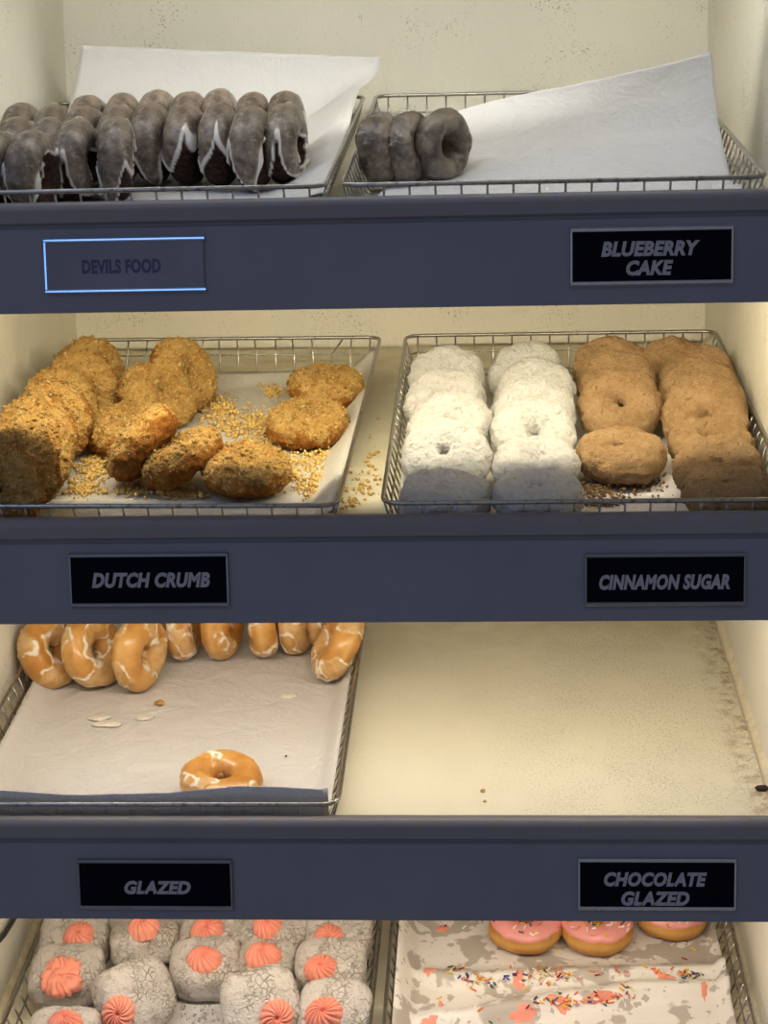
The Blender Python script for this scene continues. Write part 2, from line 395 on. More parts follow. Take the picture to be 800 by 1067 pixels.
# caulk beads where the decks meet the side walls
for i, k in enumerate((0, 1, 2, 3)):
    for s, X in ((-1, XL), (1, XR)):
        V, Fc = [], []
        prof = [(0, 0), (-s*0.0085, 0.0003), (-s*0.004, 0.0035), (0, 0.009)]
        nn = 24
        for j in range(nn+1):
            v = FT+0.002+(DEPTH-0.012-FT)*j/nn; q = 1+0.18*noise.noise(Vector((j*0.7, k*3.1, s*2)))
            V += [Vector((X+a*q, v, b*q)) for a, b in prof]
        for j in range(nn):
            for c in range(3): Fc.append((j*4+c, j*4+c+1, j*4+c+5, j*4+c+4))
        struct('trim_%d' % (2+i*2+(s > 0)), new_mesh('caulk', V, Fc), M['caulk'], shelf_m(k))
# strip lights behind each fascia
for label, y, z, e, colr, aim, (ty, tz) in STRIPS:
    root = thing('strip_light', label, 'light', Matrix.Translation((0, y, z)))
    dy, dz = ty-(y-0.004), tz-z; L = math.hypot(dy, dz); dy, dz = dy/L, dz/L
    s0 = (dz*0.004-dy*0.006, -dy*0.004-dz*0.006); s1 = (dz*0.004+dy*0.024, -dy*0.004+dz*0.024)
    prof = [(-0.012, 0.005), (0.016, 0.005), (0.016, 0.016), (-0.012, 0.016)]
    obj('housing', prism('housing', prof, XL+0.02, XR-0.02), M['white'], root)
    pr = [s0, s1, (s1[0]-0.0018, s1[1]), (s0[0]-0.0018, s0[1])]
    obj('shield', prism('shield', pr, XL+0.02, XR-0.02), M['white'], root)  # unseen plate added to set where the strip's light stops
    obj('diffuser', box_mesh('diffuser', (XL+0.03, -0.002, 0.0015), (XR-0.03, 0.012, 0.005)), M['diffuser'], root)
    lo = strip_light(e, colr, aim)
    lo.parent = root; lo.location = ((XL+XR)/2, 0.0, 0.0)

# ------------------------------------------------------------------ signs
def text_mesh(body, bold, shear):
    c = bpy.data.curves.new('lettering', 'FONT'); c.body = body; c.size = 1.0; c.extrude = 0.02; c.offset = bold; c.shear = shear
    c.space_character = 1.06; c.resolution_u = 3
    o = bpy.data.objects.new('lettering', c); COL.objects.link(o)
    dg = bpy.context.evaluated_depsgraph_get(); me = bpy.data.meshes.new_from_object(o.evaluated_get(dg))
    bpy.data.objects.remove(o); bpy.data.curves.remove(c); me.materials.clear(); me.name = 'lettering'
    return me
def sign(box_px, lines, label, rail, board, letter, bold=0.05, shear=0.22, side='both'):
    x0, y0, x1, y1 = box_px; Y = 0.0
    cx, cz = on_front((x0+x1)/2, (y0+y1)/2, Y); ax, _ = on_front(x0, (y0+y1)/2, Y); bx, _ = on_front(x1, (y0+y1)/2, Y)
    _, tz = on_front((x0+x1)/2, y0, Y); _, bz = on_front((x0+x1)/2, y1, Y)
    w, h = bx-ax, tz-bz
    root = thing('name_sign', label, 'sign', Matrix.Translation((cx, 0, cz)))
    obj('board', box_mesh('board', (-w/2+.0015, -0.0022, -h/2+.001), (w/2-.0015, -0.0002, h/2-.001)), M[board], root)
    for s in (1, -1):
        prof = [(-0.0002, s*(h/2-.0045)), (-0.0034, s*(h/2-.0042)), (-0.0045, s*(h/2-.003)), (-0.0045, s*(h/2-.0015)), (-0.003, s*(h/2)), (-0.0002, s*(h/2))]
        obj('rail', prism('rail', prof, -w/2, w/2), M[rail], root)
    for s in (-1, 1):
        if side == 'both' or (side == 'l') == (s < 0):
            obj('end_edge', box_mesh('end_edge', (s*(w/2-.0008)-.0009, -0.0035, -h/2+.004), (s*(w/2-.0008)+.0009, -0.0003, h/2-.004)), M[rail], root)
    for body, lx0, ly0, lx1, ly1 in lines:
        me = text_mesh(body, bold, shear)
        xs = [v.co.x for v in me.vertices]; ys = [v.co.y for v in me.vertices]
        A = on_front(lx0, (ly0+ly1)/2, Y); B = on_front(lx1, (ly0+ly1)/2, Y); T = on_front((lx0+lx1)/2, ly0, Y); Q = on_front((lx0+lx1)/2, ly1, Y)
        sx, sy = (B[0]-A[0])/(max(xs)-min(xs)), (T[1]-Q[1])/(max(ys)-min(ys))
        mx_, my_ = (max(xs)+min(xs))/2, (max(ys)+min(ys))/2
        for v in me.vertices:
            p = v.co.copy(); v.co = ((p.x-mx_)*sx, -0.0024-p.z*0.01, (p.y-my_)*sy)
        obj('lettering', me, M[letter], root, Matrix.Translation(((A[0]+B[0])/2-cx, 0, (T[1]+Q[1])/2-cz)))
    return root
sign((47, 247, 214, 305), [('DEVILS FOOD', 86, 270, 168, 285)], 'faded grey sign with a blue-reflecting frame reading DEVILS FOOD', 'glintrail', 'greyboard', 'purple', 0.04, 0.0, 'l')
sign((594, 236, 763, 297), [('BLUEBERRY', 626, 251, 729, 267), ('CAKE', 652, 271, 701, 287)], 'navy sign with steel frame reading BLUEBERRY CAKE', 'rail', 'board', 'letter')
sign((73, 576, 238, 632), [('DUTCH CRUMB', 96, 596, 219, 612)], 'black sign with thin frame reading DUTCH CRUMB', 'darkrail', 'board', 'letter')
sign((609, 576, 776, 631), [('CINNAMON SUGAR', 624, 598, 760, 614)], 'black sign with grey rails reading CINNAMON SUGAR', 'darkrail', 'board', 'letter')
sign((82, 895, 242, 947), [('GLAZED', 130, 917, 199, 931)], 'black sign with dark frame reading only GLAZED', 'darkrail', 'board', 'letter')
sign((602, 894, 766, 948), [('CHOCOLATE', 629, 908, 736, 923), ('GLAZED', 647, 928, 718, 943)], 'black sign with steel right edge reading CHOCOLATE GLAZED', 'rail', 'board', 'letter')

# ------------------------------------------------------------------ wire baskets
BL = 0.635; FLARE = 0.012
def basket(k, u0, u1, v0, label, rot=0.0, bent=False, L=BL):
    w = u1-u0; cx = (u0+u1)/2; hw = w/2
    mt = shelf_m(k) @ Matrix.Translation((cx, v0, 0)) @ Matrix.Rotation(rot, 4, 'Z')
    root = thing('wire_basket', label, 'basket', mt, 'wire display baskets')
    def loop(ins, z, rc=0.016):
        P = []
        x0, x1, y0, y1 = -hw+ins, hw-ins, ins, L-ins
        for (cx_, cy_, a0) in ((x1-rc, y0+rc, -PI/2), (x1-rc, y1-rc, 0), (x0+rc, y1-rc, PI/2), (x0+rc, y0+rc, PI)):
            for i in range(5):
                a = a0+PI/2*i/4; P.append(Vector((cx_+rc*math.cos(a), cy_+rc*math.sin(a), z)))
        return P
    V, Fc = [], []; tube(V, Fc, loop(0, RIM-0.0022), 0.0025, 8, True)
    obj('rim', new_mesh('rim', V, Fc), M['chrome'], root)
    V, Fc = [], []; tube(V, Fc, loop(FLARE*0.5, 0.026), 0.0013, 6, True)
    obj('mid_wire', new_mesh('mid_wire', V, Fc), M['chrome'], root)
    V, Fc = [], []
    r = 0.00125; zt = RIM-0.003; zb = 0.0014
    nu = int(round((w-0.03)/0.0262)); nv = int(round((L-0.03)/0.0262)); q = random.Random(k*17+int(u0*100))
    for i in range(nu+1):
        x = -hw+0.016+(w-0.032)*i/nu; j1 = 0.0; xb = x
        if bent: j1 = q.uniform(-0.004, 0.004)+(0.016 if i in (nu-2,) else 0.0)
        tube(V, Fc, [Vector((x, 0.0, zt)), Vector((xb, FLARE*.5, .026)), Vector((xb, FLARE, zb+.004)), Vector((xb, FLARE+.004, zb)), Vector((xb, L-FLARE-.004, zb)),
                     Vector((xb, L-FLARE, zb+.004)), Vector((xb, L-FLARE*.5, .026)), Vector((x+j1, L, zt))], r, 5)
    for i in range(nv+1):
        y = 0.016+(L-0.032)*i/nv; z2 = zb+0.0024
        tube(V, Fc, [Vector((-hw, y, zt)), Vector((-hw+FLARE*.5, y, .026)), Vector((-hw+FLARE, y, z2+.004)), Vector((-hw+FLARE+.004, y, z2)), Vector((hw-FLARE-.004, y, z2)),
                     Vector((hw-FLARE, y, z2+.004)), Vector((hw-FLARE*.5, y, .026)), Vector((hw, y, zt))], r, 5)
    obj('wire_grid', new_mesh('wire_grid', V, Fc), M['chrome'], root)
    return root
basket(0, -0.5195, -0.1005, 0.020, 'wire basket of chocolate donuts on the top shelf above the DEVILS FOOD sign')
basket(0, -0.0840, 0.3360, 0.022, 'wire basket on the top shelf holding three donuts and a lifted paper')
basket(1, -0.5150, -0.0950, 0.021, 'wire basket of golden crumb donuts on the second shelf', -0.018, True)
basket(1, -0.0490, 0.3690, 0.022, 'wire basket of powdered and cinnamon donuts on the second shelf')
basket(2, -0.5215, -0.1015, 0.024, 'wire basket of glazed donuts beside the empty half of third shelf')
basket(3, -0.5060, -0.0820, 0.022, 'wire basket of pink rosette buns on the lowest shelf', -0.012)
basket(3, -0.0640, 0.3560, 0.022, 'wire basket lined with sprinkle-strewn paper on the lowest shelf')

# ------------------------------------------------------------------ papers
PZ = 0.0062
def paper(name, k, fn, nx, ny, mat, label, wr=0.0012, fr=14):
    V = []
    for j in range(ny+1):
        for i in range(nx+1):
            u, v, w = fn(i/nx, j/ny)
            w += wr*(noise.noise(Vector((u*fr, v*fr, k*5.3)))+0.5*noise.noise(Vector((u*fr*3, v*fr*3, k*5.3+9))))
            V.append(Vector((u, v, max(w, 0.0058))))
    Fc = [(j*(nx+1)+i, j*(nx+1)+i+1, (j+1)*(nx+1)+i+1, (j+1)*(nx+1)+i) for j in range(ny) for i in range(nx)]
    o = obj(name, new_mesh(name, V, Fc), mat, None, shelf_m(k))
    md = o.modifiers.new('thick', 'SOLIDIFY'); md.thickness = 0.0003; md.offset = 1.0
    return tag(o, label, 'paper')
def lerp(a, b, t): return a+(b-a)*t
def interp(pts, x):
    if x <= pts[0][0]: return pts[0][1]
    for (a, fa), (b, fb) in zip(pts, pts[1:]):
        if x <= b:
            t = (x-a)/(b-a); t = t*t*(3-2*t); return fa+(fb-fa)*t
    return pts[-1][1]
# top shelf left: liner that climbs over the back rim and leans towards the back wall
TL = on_v(84, 47, 0, 0.637); TR = on_v(398, 60, 0, 0.637)
def fn(s, t):
    u = lerp(-0.498, -0.112, s); rr = sst(0.80, 1.0, s)
    if t < 0.62:
        v = lerp(0.045, 0.60, t/0.62)
        return u+0.010*rr, v, PZ+0.030*rr+0.030*rr*sst(0.2, 0.62, t)+0.02*sst(0.5, 0.62, t)*(1-rr)
    q = (t-0.62)/0.38; top = lerp(TL[1], TR[1], s); ue = lerp(lerp(-0.505, TL[0], q), lerp(-0.102, TR[0], q), s)
    w0 = PZ+0.02+0.040*rr
    return ue+0.006*math.sin(PI*q)*rr, 0.60+0.037*math.sin(q*PI/2), lerp(w0, top, q**1.5)
paper('paper_liner', 0, fn, 50, 60, M['paper'], 'cream paper liner standing up behind the chocolate donuts on the top shelf')
# top shelf right: sheet whose back right corner is lifted
fl = [(470, 118), (520, 104), (570, 93), (620, 83), (680, 70), (742, 54)]
def fn(s, t):
    u0 = lerp(-0.062, 0.330, s)
    if t < 0.3: return u0, lerp(0.032, 0.15, t/0.3), PZ+0.012*sst(.9, 1, s)
    q = (t-0.3)/0.7
    x = s*5; i = min(4, int(x)); f = x-i
    px, py = lerp(fl[i][0], fl[i+1][0], f), lerp(fl[i][1], fl[i+1][1], f)
    vb = lerp(0.42, 0.29, s); ub, wb_ = on_v(px, py, 0, vb)
    a = q*PI/2
    bulge = 0.010*math.sin(q*PI)*sst(0.1, 0.6, s)+0.010*(max(0, 1-abs(q-0.52-0.06*s)/0.10)-max(0, 1-abs(q-0.72)/0.08)*0.6)*sst(0.05, 0.5, s)
    return lerp(u0, ub, q**0.9), lerp(0.15, vb, math.sin(a)**0.85), lerp(PZ, wb_, q**1.35)-bulge*0.3
paper('paper_liner', 0, fn, 80, 90, M['spotted'], 'white paper sheet with a lifted corner beside the three blueberry donuts', 0.0022, 9)
# second shelf left
def fn(s, t):
    u = lerp(-0.502, -0.103, s)-0.008*(1-t)*0; v = lerp(0.032, 0.595, t)
    e = sst(0.90, 1.0, s); b = sst(0.93, 1.0, t)
    return u+0.0165*v/0.6*s, v, PZ+0.030*e+0.012*b
paper('paper_liner', 1, fn, 50, 70, M['waxy'], 'crumb covered waxed paper under the crumb donuts on the second shelf', 0.0016, 13)
def fn(s, t):
    e = sst(0.05, 0.0, s)
    return lerp(-0.036, 0.356, s), lerp(0.033, 0.60, t), PZ+0.02*e
paper('paper_liner', 1, fn, 40, 50, M['dusty'], 'sugar dusted paper liner under the powdered and cinnamon donuts')
# third shelf: liner with its front edge turned up behind the rim
lip = [(0, 824), (90, 828), (170, 826), (215, 822), (250, 819), (290, 820), (335, 822), (350, 818)]
def lip_w(u):
    best = None
    pts = sorted((on_v(px, py, 2, 0.038)) for px, py in lip)
    return interp(pts, u)
def fn(s, t):
    u = lerp(-0.509, -0.113, s); e = sst(0.94, 1.0, s); e0 = sst(0.06, 0.0, s)
    if t < 0.10:
        q = 1-t/0.10; top = lip_w(u)
        return u, 0.052-0.014*math.sin(q*PI/2), lerp(PZ, top, 1-math.cos(q*PI/2))+0.0
    tt = (t-0.1)/0.9
    return u, lerp(0.052, 0.60, tt), PZ+0.018*e+0.022*e0*sst(0, .1, tt)
paper('paper_liner', 2, fn, 60, 70, M['warm'], 'wide white paper liner under the glazed donuts, its front edge turned up', 0.0011, 16)
# lowest shelf
def fn(s, t): return lerp(-0.482, -0.108, s), lerp(0.034, 0.60, t), PZ+0.01*sst(0.04, 0, s)
paper('paper_liner', 3, fn, 40, 50, M['dusty'], 'sugar dusted paper liner under the pink rosette buns')
RIDGE = [((415, 1008), (470, 1018), (560, 1016), (640, 1013), (735, 1012)), ((470, 1062), (540, 1050), (600, 1040), (680, 1030), (748, 1030))]
RID = [sorted(on_deck(px, py, 3, 0.016) for px, py in r) for r in RIDGE]
def w4(u, v):
    w = PZ
    for i, (h, wd) in enumerate(((0.014, 0.020), (0.017, 0.024))):
        vr = interp(RID[i], u); d = v-vr
        w += h*(math.exp(-(d/wd)**2) if d > 0 else math.exp(-(d/(wd*0.45))**2))*sst(-0.06, 0.0, u)
    w += 0.034*sst(-0.030, -0.056, u)+0.012*sst(0.325, 0.342, u)
    w += 0.0012*noise.noise(Vector((u*20, v*20, 3)))
    return w
def fn(s, t):
    u, v = lerp(-0.0560, 0.342, s), lerp(0.034, 0.60, t); return u, v, w4(u, v)
paper('paper_liner', 3, fn, 90, 130, M['greasy'], 'creased greasy paper strewn with sprinkles and pink icing on the lowest shelf', 0.0)

# ------------------------------------------------------------------ donut builders
def ring(R, rr, rz, seed, amp, NU=96, NV=44, flat=0.0, lump=0.0):
    P = []; N = []
    for i in range(NU):
        th = 2*PI*i/NU; c, s = math.cos(th), math.sin(th)
        Rt = R*(1+0.035*noise.noise(Vector((c*1.3, s*1.3, seed)))); 
        for j in range(NV):
            ph = 2*PI*j/NV; cp, sp = math.cos(ph), math.sin(ph)
            cc = math.copysign(abs(cp)**0.92, cp); zz = math.copysign(abs(sp)**0.92, sp)
            k = 1+0.07*noise.noise(Vector((c*1.6+4, s*1.6, seed+2)))
            z = rz*zz*k; z *= (1-flat) if z < 0 else 1
            p = Vector(((Rt+rr*cc*k)*c, (Rt+rr*cc*k)*s, z)); n = Vector((cp*c, cp*s, sp))
            d = 0.0
            for a, f in amp: d += a*noise.noise(p*f+Vector((seed, seed*1.3, -seed)))
            if lump:
                q = noise.noise(p*210+Vector((seed*2, 0, 0))); d += lump*max(0, q-0.05)
            P.append(p+n*d); N.append(n)
    Fc = [(i*NV+j, ((i+1) % NU)*NV+j, ((i+1) % NU)*NV+(j+1) % NV, i*NV+(j+1) % NV) for i in range(NU) for j in range(NV)]
    return P, N, Fc, NU, NV
def shell(P, N, Fc, mask, th, bead=0.0, bw=0.12):
    m = [mask(p, n) for p, n in zip(P, N)]; use = {}
    V, T, F2 = [], [], []
    for f in Fc:
        if max(m[i] for i in f) > 0:
            g = []
            for i in f:
                if i not in use:
                    use[i] = len(V); e = sst(-0.02, 0.10, m[i]); b = math.exp(-((m[i]-bw)/(bw*0.75))**2)
                    V.append(P[i]+N[i]*(-0.0006+(th+0.0006)*e+bead*b*e)); T.append(b*e if bead else e)
                g.append(use[i])
            F2.append(tuple(g))
    return V, T, F2
BITS = [Vector(p).normalized() for p in ((1, 0, 0), (-1, 0, 0), (0, 1, 0), (0, -1, 0), (0, 0, 1), (0, 0, -1))]
BITF = [(0, 2, 4), (2, 1, 4), (1, 3, 4), (3, 0, 4), (2, 0, 5), (1, 2, 5), (3, 1, 5), (0, 3, 5)]
def add_bit(V, Fc, T, p, r, q, tint):
    b = len(V); ro = Matrix.Rotation(q.uniform(0, 6), 3, Vector((q.uniform(-1, 1), q.uniform(-1, 1), q.uniform(-1, 1)+0.01)).normalized())
    s = Vector((q.uniform(.7, 1.3), q.uniform(.7, 1.3), q.uniform(.6, 1.1)))
    for v in BITS: V.append(p+ro @ Vector((v.x*s.x, v.y*s.y, v.z*s.z))*r); T.append(tint)
    Fc += [tuple(b+i for i in f) for f in BITF]
LIB = {}
def crumb_donut(i):
    P, N, Fc, NU, NV = ring(0.0268, 0.0228, 0.0205, 3.1+i*7.7, ((0.0030, 26), (0.0024, 68), (0.0020, 150)), 144, 68, 0.1, 0.0038)
    V = list(P); q = random.Random(i+50); n0 = len(P)
    T = [0.5*sst(-0.30, 0.35, n.z+0.7*noise.noise(p*45+Vector((i*4, 0, 0)))) for p, n in zip(P, N)]
    for _ in range(1300):
        j = q.randrange(n0)
        if T[j] < 0.5*q.random(): continue
        r = q.choice((0.0009, 0.0009, 0.0013, 0.0013, 0.0018, 0.0024, 0.0030)); add_bit(V, Fc, T, P[j]+N[j]*r*0.3, r, q, q.uniform(0.55, 1.0))
    return [new_mesh('crumb_donut', V, Fc, T)]
def sugar_donut(i):
    P, N, Fc, NU, NV = ring(0.0270, 0.0228, 0.0205, 11.3+i*5.1, ((0.0042, 24), (0.0028, 62), (0.0018, 150)), 144, 68, 0.1, 0.0020)
    return [new_mesh('sugar_donut', P, Fc)]
def cake_devil(i):
    P, N, Fc, NU, NV = ring(0.0270, 0.0178, 0.0172, 21.7+i*3.3, ((0.0018, 36), (0.0007, 110), (0.0003, 300)), 112, 52)
    base = new_mesh('chocolate_donut', P, Fc)
    q = random.Random(i+5); ph = [q.uniform(0, 6) for _ in range(4)]; lev = q.uniform(-0.35, -0.05)
    def mask(p, n):        # glaze has run down from the top (local +x); it ends in a ragged scalloped edge
        th = math.atan2(p.y, p.x); r = math.hypot(p.x, p.y)
        s = p.x/0.0448
        ax = p.z/0.0172
        drip = 1.25*abs((ax+ph[0]) % 2-1)-0.6+0.14*math.sin(4.1*ax+ph[1])+0.10*math.sin(th*5+ph[2])
        inner = 0.55*sst(0.028, 0.020, r)
        return s-lev-drip-inner
    V, T, F2 = shell(P, N, Fc, mask, 0.0011, 0.0026, 0.15)
    return [base, new_mesh('glaze', V, F2, T)]
def blueberry_donut(i):
    P, N, Fc, NU, NV = ring(0.0258, 0.0142, 0.0185, 41.7+i*3.9, ((0.0040, 30), (0.0014, 85), (0.0005, 220)), 104, 48)
    return [new_mesh('blueberry_donut', P, Fc)]
def glazed_donut(i):
    P, N, Fc, NU, NV = ring(0.0285, 0.0188, 0.0182, 61.7+i*4.7, ((0.0022, 24), (0.0008, 60)), 112, 52, 0.05)
    T = [math.exp(-((p.z+0.001+0.002*noise.noise(p*40))/0.0042)**2)*(1 if n.x*p.x+n.y*p.y > 0 else 0.3) for p, n in zip(P, N)]
    base = new_mesh('glazed_donut', P, Fc, T)
    s0 = 9.1*i
    def mask(p, n):        # thin streaks and rims of dried glaze, drawn out along the ring
        return 0.9*noise.noise(p*27+Vector((s0, 1, 2)))+0.22*noise.noise(p*75+Vector((s0, 5, 2)))+0.05*noise.noise(p*200)+0.04
    V, T2, F2 = shell(P, N, Fc, mask, 0.0004, 0.0012, 0.09)
    T2 = [t_*sst(-0.35, 0.05, noise.noise(v*60+Vector((s0, 0, 0)))+0.3*noise.noise(v*160)) for t_, v in zip(T2, V)]
    return [base, new_mesh('glaze', V, F2, T2)]
def iced_donut(i):
    P, N, Fc, NU, NV = ring(0.0270, 0.0190, 0.0185, 81.7+i*4.7, ((0.0018, 24), (0.0007, 60)), 112, 52, 0.05)
    T = [math.exp(-((p.z-0.001)/0.005)**2)*(1 if n.x*p.x+n.y*p.y > 0 else 0.3) for p, n in zip(P, N)]
    base = new_mesh('iced_donut', P, Fc, T)
    def mask(p, n): return (p.z-0.0085+0.003*noise.noise(p*60+Vector((i*3, 0, 0))))/0.012
    V, T2, F2 = shell(P, N, Fc, mask, 0.0016)
    q = random.Random(i+90); SV, SF, ST = [], [], []
    cand = [j for j in range(len(P)) if P[j].z > 0.011 and N[j].z > 0.25]
    for _ in range(70):
        j = q.choice(cand); sprinkle(SV, SF, ST, P[j]+N[j]*0.0024, N[j], q)
    return [base, new_mesh('icing', V, F2, T2), new_mesh('sprinkles', SV, SF, ST)]
SPC = [(0.9, 0.86, 0.78), (0.85, 0.62, 0.08), (0.85, 0.80, 0.72), (0.85, 0.80, 0.72), (0.85, 0.50, 0.03), (0.80, 0.16, 0.12), (0.03, 0.09, 0.36), (0.02, 0.09, 0.05), (0.25, 0.01, 0.015), (0.75, 0.35, 0.30), (0.75, 0.22, 0.02)]
def sprinkle(V, Fc, T, p, n, q):
    a = Vector((q.uniform(-1, 1), q.uniform(-1, 1), q.uniform(-1, 1))); a = (a-n*a.dot(n)*0.85).normalized(); c = q.choice(SPC)
    L = q.uniform(0.0026, 0.0042); n0 = len(V)
    tube(V, Fc, [p-a*L, p-a*L*0.8, p+a*L*0.8, p+a*L], 0.0011, 5)
    T += [c]*(len(V)-n0)
def filled_bun(i):
    q = random.Random(i+200); V = []; a, b, c = 0.044, 0.040, 0.0275; NU, NV = 72, 40
    for j in range(NV+1):
        ph = -PI/2+PI*j/NV
        for k in range(NU):
            th = 2*PI*k/NU
            e1, e2 = 0.62, 0.55
            f = lambda x, e: math.copysign(abs(x)**e, x)
            p = Vector((a*f(math.cos(ph), e1)*f(math.cos(th), e2), b*f(math.cos(ph), e1)*f(math.sin(th), e2), c*f(math.sin(ph), e1)))
            n = Vector((p.x/a**2, p.y/b**2, p.z/c**2)).normalized()
            d = 0.0034*noise.noise(p*22+Vector((i*3.1, 0, 4)))+0.0016*noise.noise(p*70+Vector((0, i*2.3, 0)))+0.0007*noise.noise(p*200)
            d -= 0.0022*math.exp(-((p.z+0.002)/0.0035)**2)*(0.5+0.5*noise.noise(p*30+Vector((i, 9, 0))))
            V.append(p+n*d)
    Fc = [(j*NU+k, j*NU+(k+1) % NU, (j+1)*NU+(k+1) % NU, (j+1)*NU+k) for j in range(NV) for k in range(NU)]
    return [new_mesh('filled_bun', V, Fc)]
def rosette(i, smear=False):
    q = random.Random(i+300); V = []; NR, NT_ = 16, 180; R = 0.0175; lobes = 15
    for r_ in range(NR+1):
        x = r_/NR
        for k in range(NT_):
            th = 2*PI*k/NT_; tw = th+0.7*(1-x)+0.12*math.sin(th*2+i)
            rid = abs(math.sin(tw*lobes/2))**0.55
            rad = R*x*(1+0.14*rid*x)*(1+0.05*math.sin(th*2+i*1.7)); h = 0.0110*(1-x**2.4)+0.0062*rid*(x**0.6)*(1-x**4)-0.0035*math.exp(-(x/0.12)**2)
            p = Vector((rad*math.cos(th), rad*math.sin(th), h))
            if smear:
                p.z = p.z*0.45+0.004*noise.noise(p*130); p.x *= 1.15; p.y *= 1.25; p += Vector((0.003*noise.noise(p*90), 0.004*noise.noise(p*100+Vector((4, 0, 0))), 0))
            if r_ == NR: p.z -= 0.004
            V.append(p)
    Fc = [(j*NT_+k, j*NT_+(k+1) % NT_, (j+1)*NT_+(k+1) % NT_, (j+1)*NT_+k) for j in range(NR) for k in range(NT_)]
    me = new_mesh('rosette', V, Fc); bm = bmesh.new(); bm.from_mesh(me); bmesh.ops.recalc_face_normals(bm, faces=bm.faces)
    if sum(f.normal.z for f in bm.faces) < 0: bmesh.ops.reverse_faces(bm, faces=bm.faces)
    bm.to_mesh(me); bm.free(); return me
KIND = {  # builder, variants, (R, r radial, r axial), materials, part names, object name
    'crumb': (crumb_donut, 5, (0.0268, 0.0220), ['crumb'], 'crumb_donut'),
    'sugar': (sugar_donut, 4, (0.0270, 0.0215), ['sugar'], 'powdered_donut'),
    'cinnamon': (sugar_donut, 4, (0.0270, 0.0215), ['cinnamon'], 'cinnamon_donut'),
    'devil': (cake_devil, 6, (0.0270, 0.0180), ['devil', 'dglaze'], 'chocolate_donut'),
    'blue': (blueberry_donut, 3, (0.0258, 0.0150), ['blue'], 'blueberry_donut'),
    'glazed': (glazed_donut, 5, (0.0285, 0.0188), ['gold', 'wglaze'], 'glazed_donut'),
    'iced': (iced_donut, 3, (0.0270, 0.0188), ['goldplain', 'pinkice', 'sprinkle'], 'iced_donut'),
}
COUNT = {}
def donut(kind, k, px, py, axis, label, group, spin=None, scale=1.0, lift=0.0, up=None, dv=0.0):
    """the centre lies on the sight line through (px, py); the ring rests on the tray of shelf k with its hole along axis (u, v, w)"""
    fn_, nvar, (R, r), mats, name = KIND[kind]
    c = COUNT.get(kind, 0); COUNT[kind] = c+1; var = c % nvar
    key = (kind, var)
    if key not in LIB:
        ms = fn_(var)
        LIB[key] = [(m, M[mats[i]]) for i, m in enumerate(ms)]
    a = Vector(axis).normalized()
    w = 0.0075+(R*math.sqrt(max(0, 1-a.z**2))+r)*scale+lift
    u, v = on_deck(px, py, k, w); v = max(v+dv, 0.032+(R*math.sqrt(max(0, 1-a.y**2))+r)*scale)
    x = Vector(up) if up is not None else Vector((math.cos(c*2.4), math.sin(c*2.4), 0.3))
    x = x-a*x.dot(a)
    if x.length < 1e-3: x = Vector((0, 0, 1))-a*a.z
    x.normalize(); y = a.cross(x)
    m = Matrix((x, y, a)).transposed().to_4x4()*1.0
    m = Matrix.Translation((u, v, w)) @ (m @ Matrix.Rotation(spin or 0.0, 4, 'Z') @ Matrix.Scale(scale, 4))
    ms = LIB[key]
    if len(ms) == 1:
        o = obj(name, ms[0][0], ms[0][1], None, shelf_m(k) @ m)
    else:
        names = {'devil': ('cake', 'glaze'), 'glazed': ('dough', 'glaze'), 'iced': ('dough', 'icing', 'sprinkles')}[kind]
        o = thing(name, label, 'donut', shelf_m(k) @ m)
        for (me, mt), nm in zip(ms, names):
            p = obj(nm, me, mt, p if nm == 'sprinkles' else o)      # sprinkles stick to the icing
            if nm == 'icing': p['label'] = 'pink icing'
            if nm == 'sprinkles': p['kind'] = 'stuff'
    tag(o, label, 'donut', group)
    o['category'] = 'donut'
    return o, (u, v, w)
ORD = ['first', 'second', 'third', 'fourth', 'fifth', 'sixth', 'seventh', 'eighth', 'ninth', 'tenth']
# ------------------------------------------------------------------ top shelf: chocolate donuts standing on edge
def top_px(k, px, py, h):               # the sight line touches the crown of the ring at height h; give back the pixel of its centre
    return on_deck(px, py, k, h)
def standing(kind, k, px, py, axis, label, group, **kw):
    R, r = KIND[kind][2]; h = 0.0075+2*(R+r)
    u, v = on_deck(px, py, k, h-0.003)
    P = shelf_m(k) @ Vector((u, v, 0.0075+R+r)); d = P-CAM; z = d.dot(CF)
    return donut(kind, k, 400+F_PX*d.dot(CR)/z, 533.5-F_PX*d.dot(CU)/z, axis, label, group, **kw)
front = [(-6, 140), (30, 140), (78, 127), (118, 126), (156, 111), (192, 112), (227, 113), (261, 115), (296, 111)]
middle = [(14, 126), (49, 127), (84, 113.5), (121, 113)]
back = [(20, 111), (54, 112), (90, 103), (126, 101), (162, 96.5), (195, 99), (228, 96), (262, 99), (296, 98.5)]
for row, nm in ((front, 'front'), (middle, 'middle'), (back, 'back')):
    for i, (px, py) in enumerate(row):
        tw = rnd.uniform(-0.08, 0.08)+(0.25 if nm == 'front' and i in (3,) else 0)
        standing('devil', 0, px, py, (1, -0.10+tw, rnd.uniform(-0.05, 0.05)), 'streaky glazed chocolate donut, %s from left in the %s row of its basket' % (ORD[i], nm),
                 'chocolate donuts on the top shelf', up=(0, rnd.uniform(-0.6, -0.1), 1))
for i, (px, py, ax) in enumerate(((396, 119, (1, -0.25, 0.10)), (424, 118, (1, -0.35, 0.12)), (459, 116, (1, -0.75, 0.10)))):
    standing('blue', 0, px, py, ax, ('brown glazed blueberry donut on edge, against the left side of its basket', 'brown glazed blueberry donut on edge between two others',
             'brown glazed blueberry donut showing its hole beside the white paper')[i], 'blueberry donuts on the top shelf')
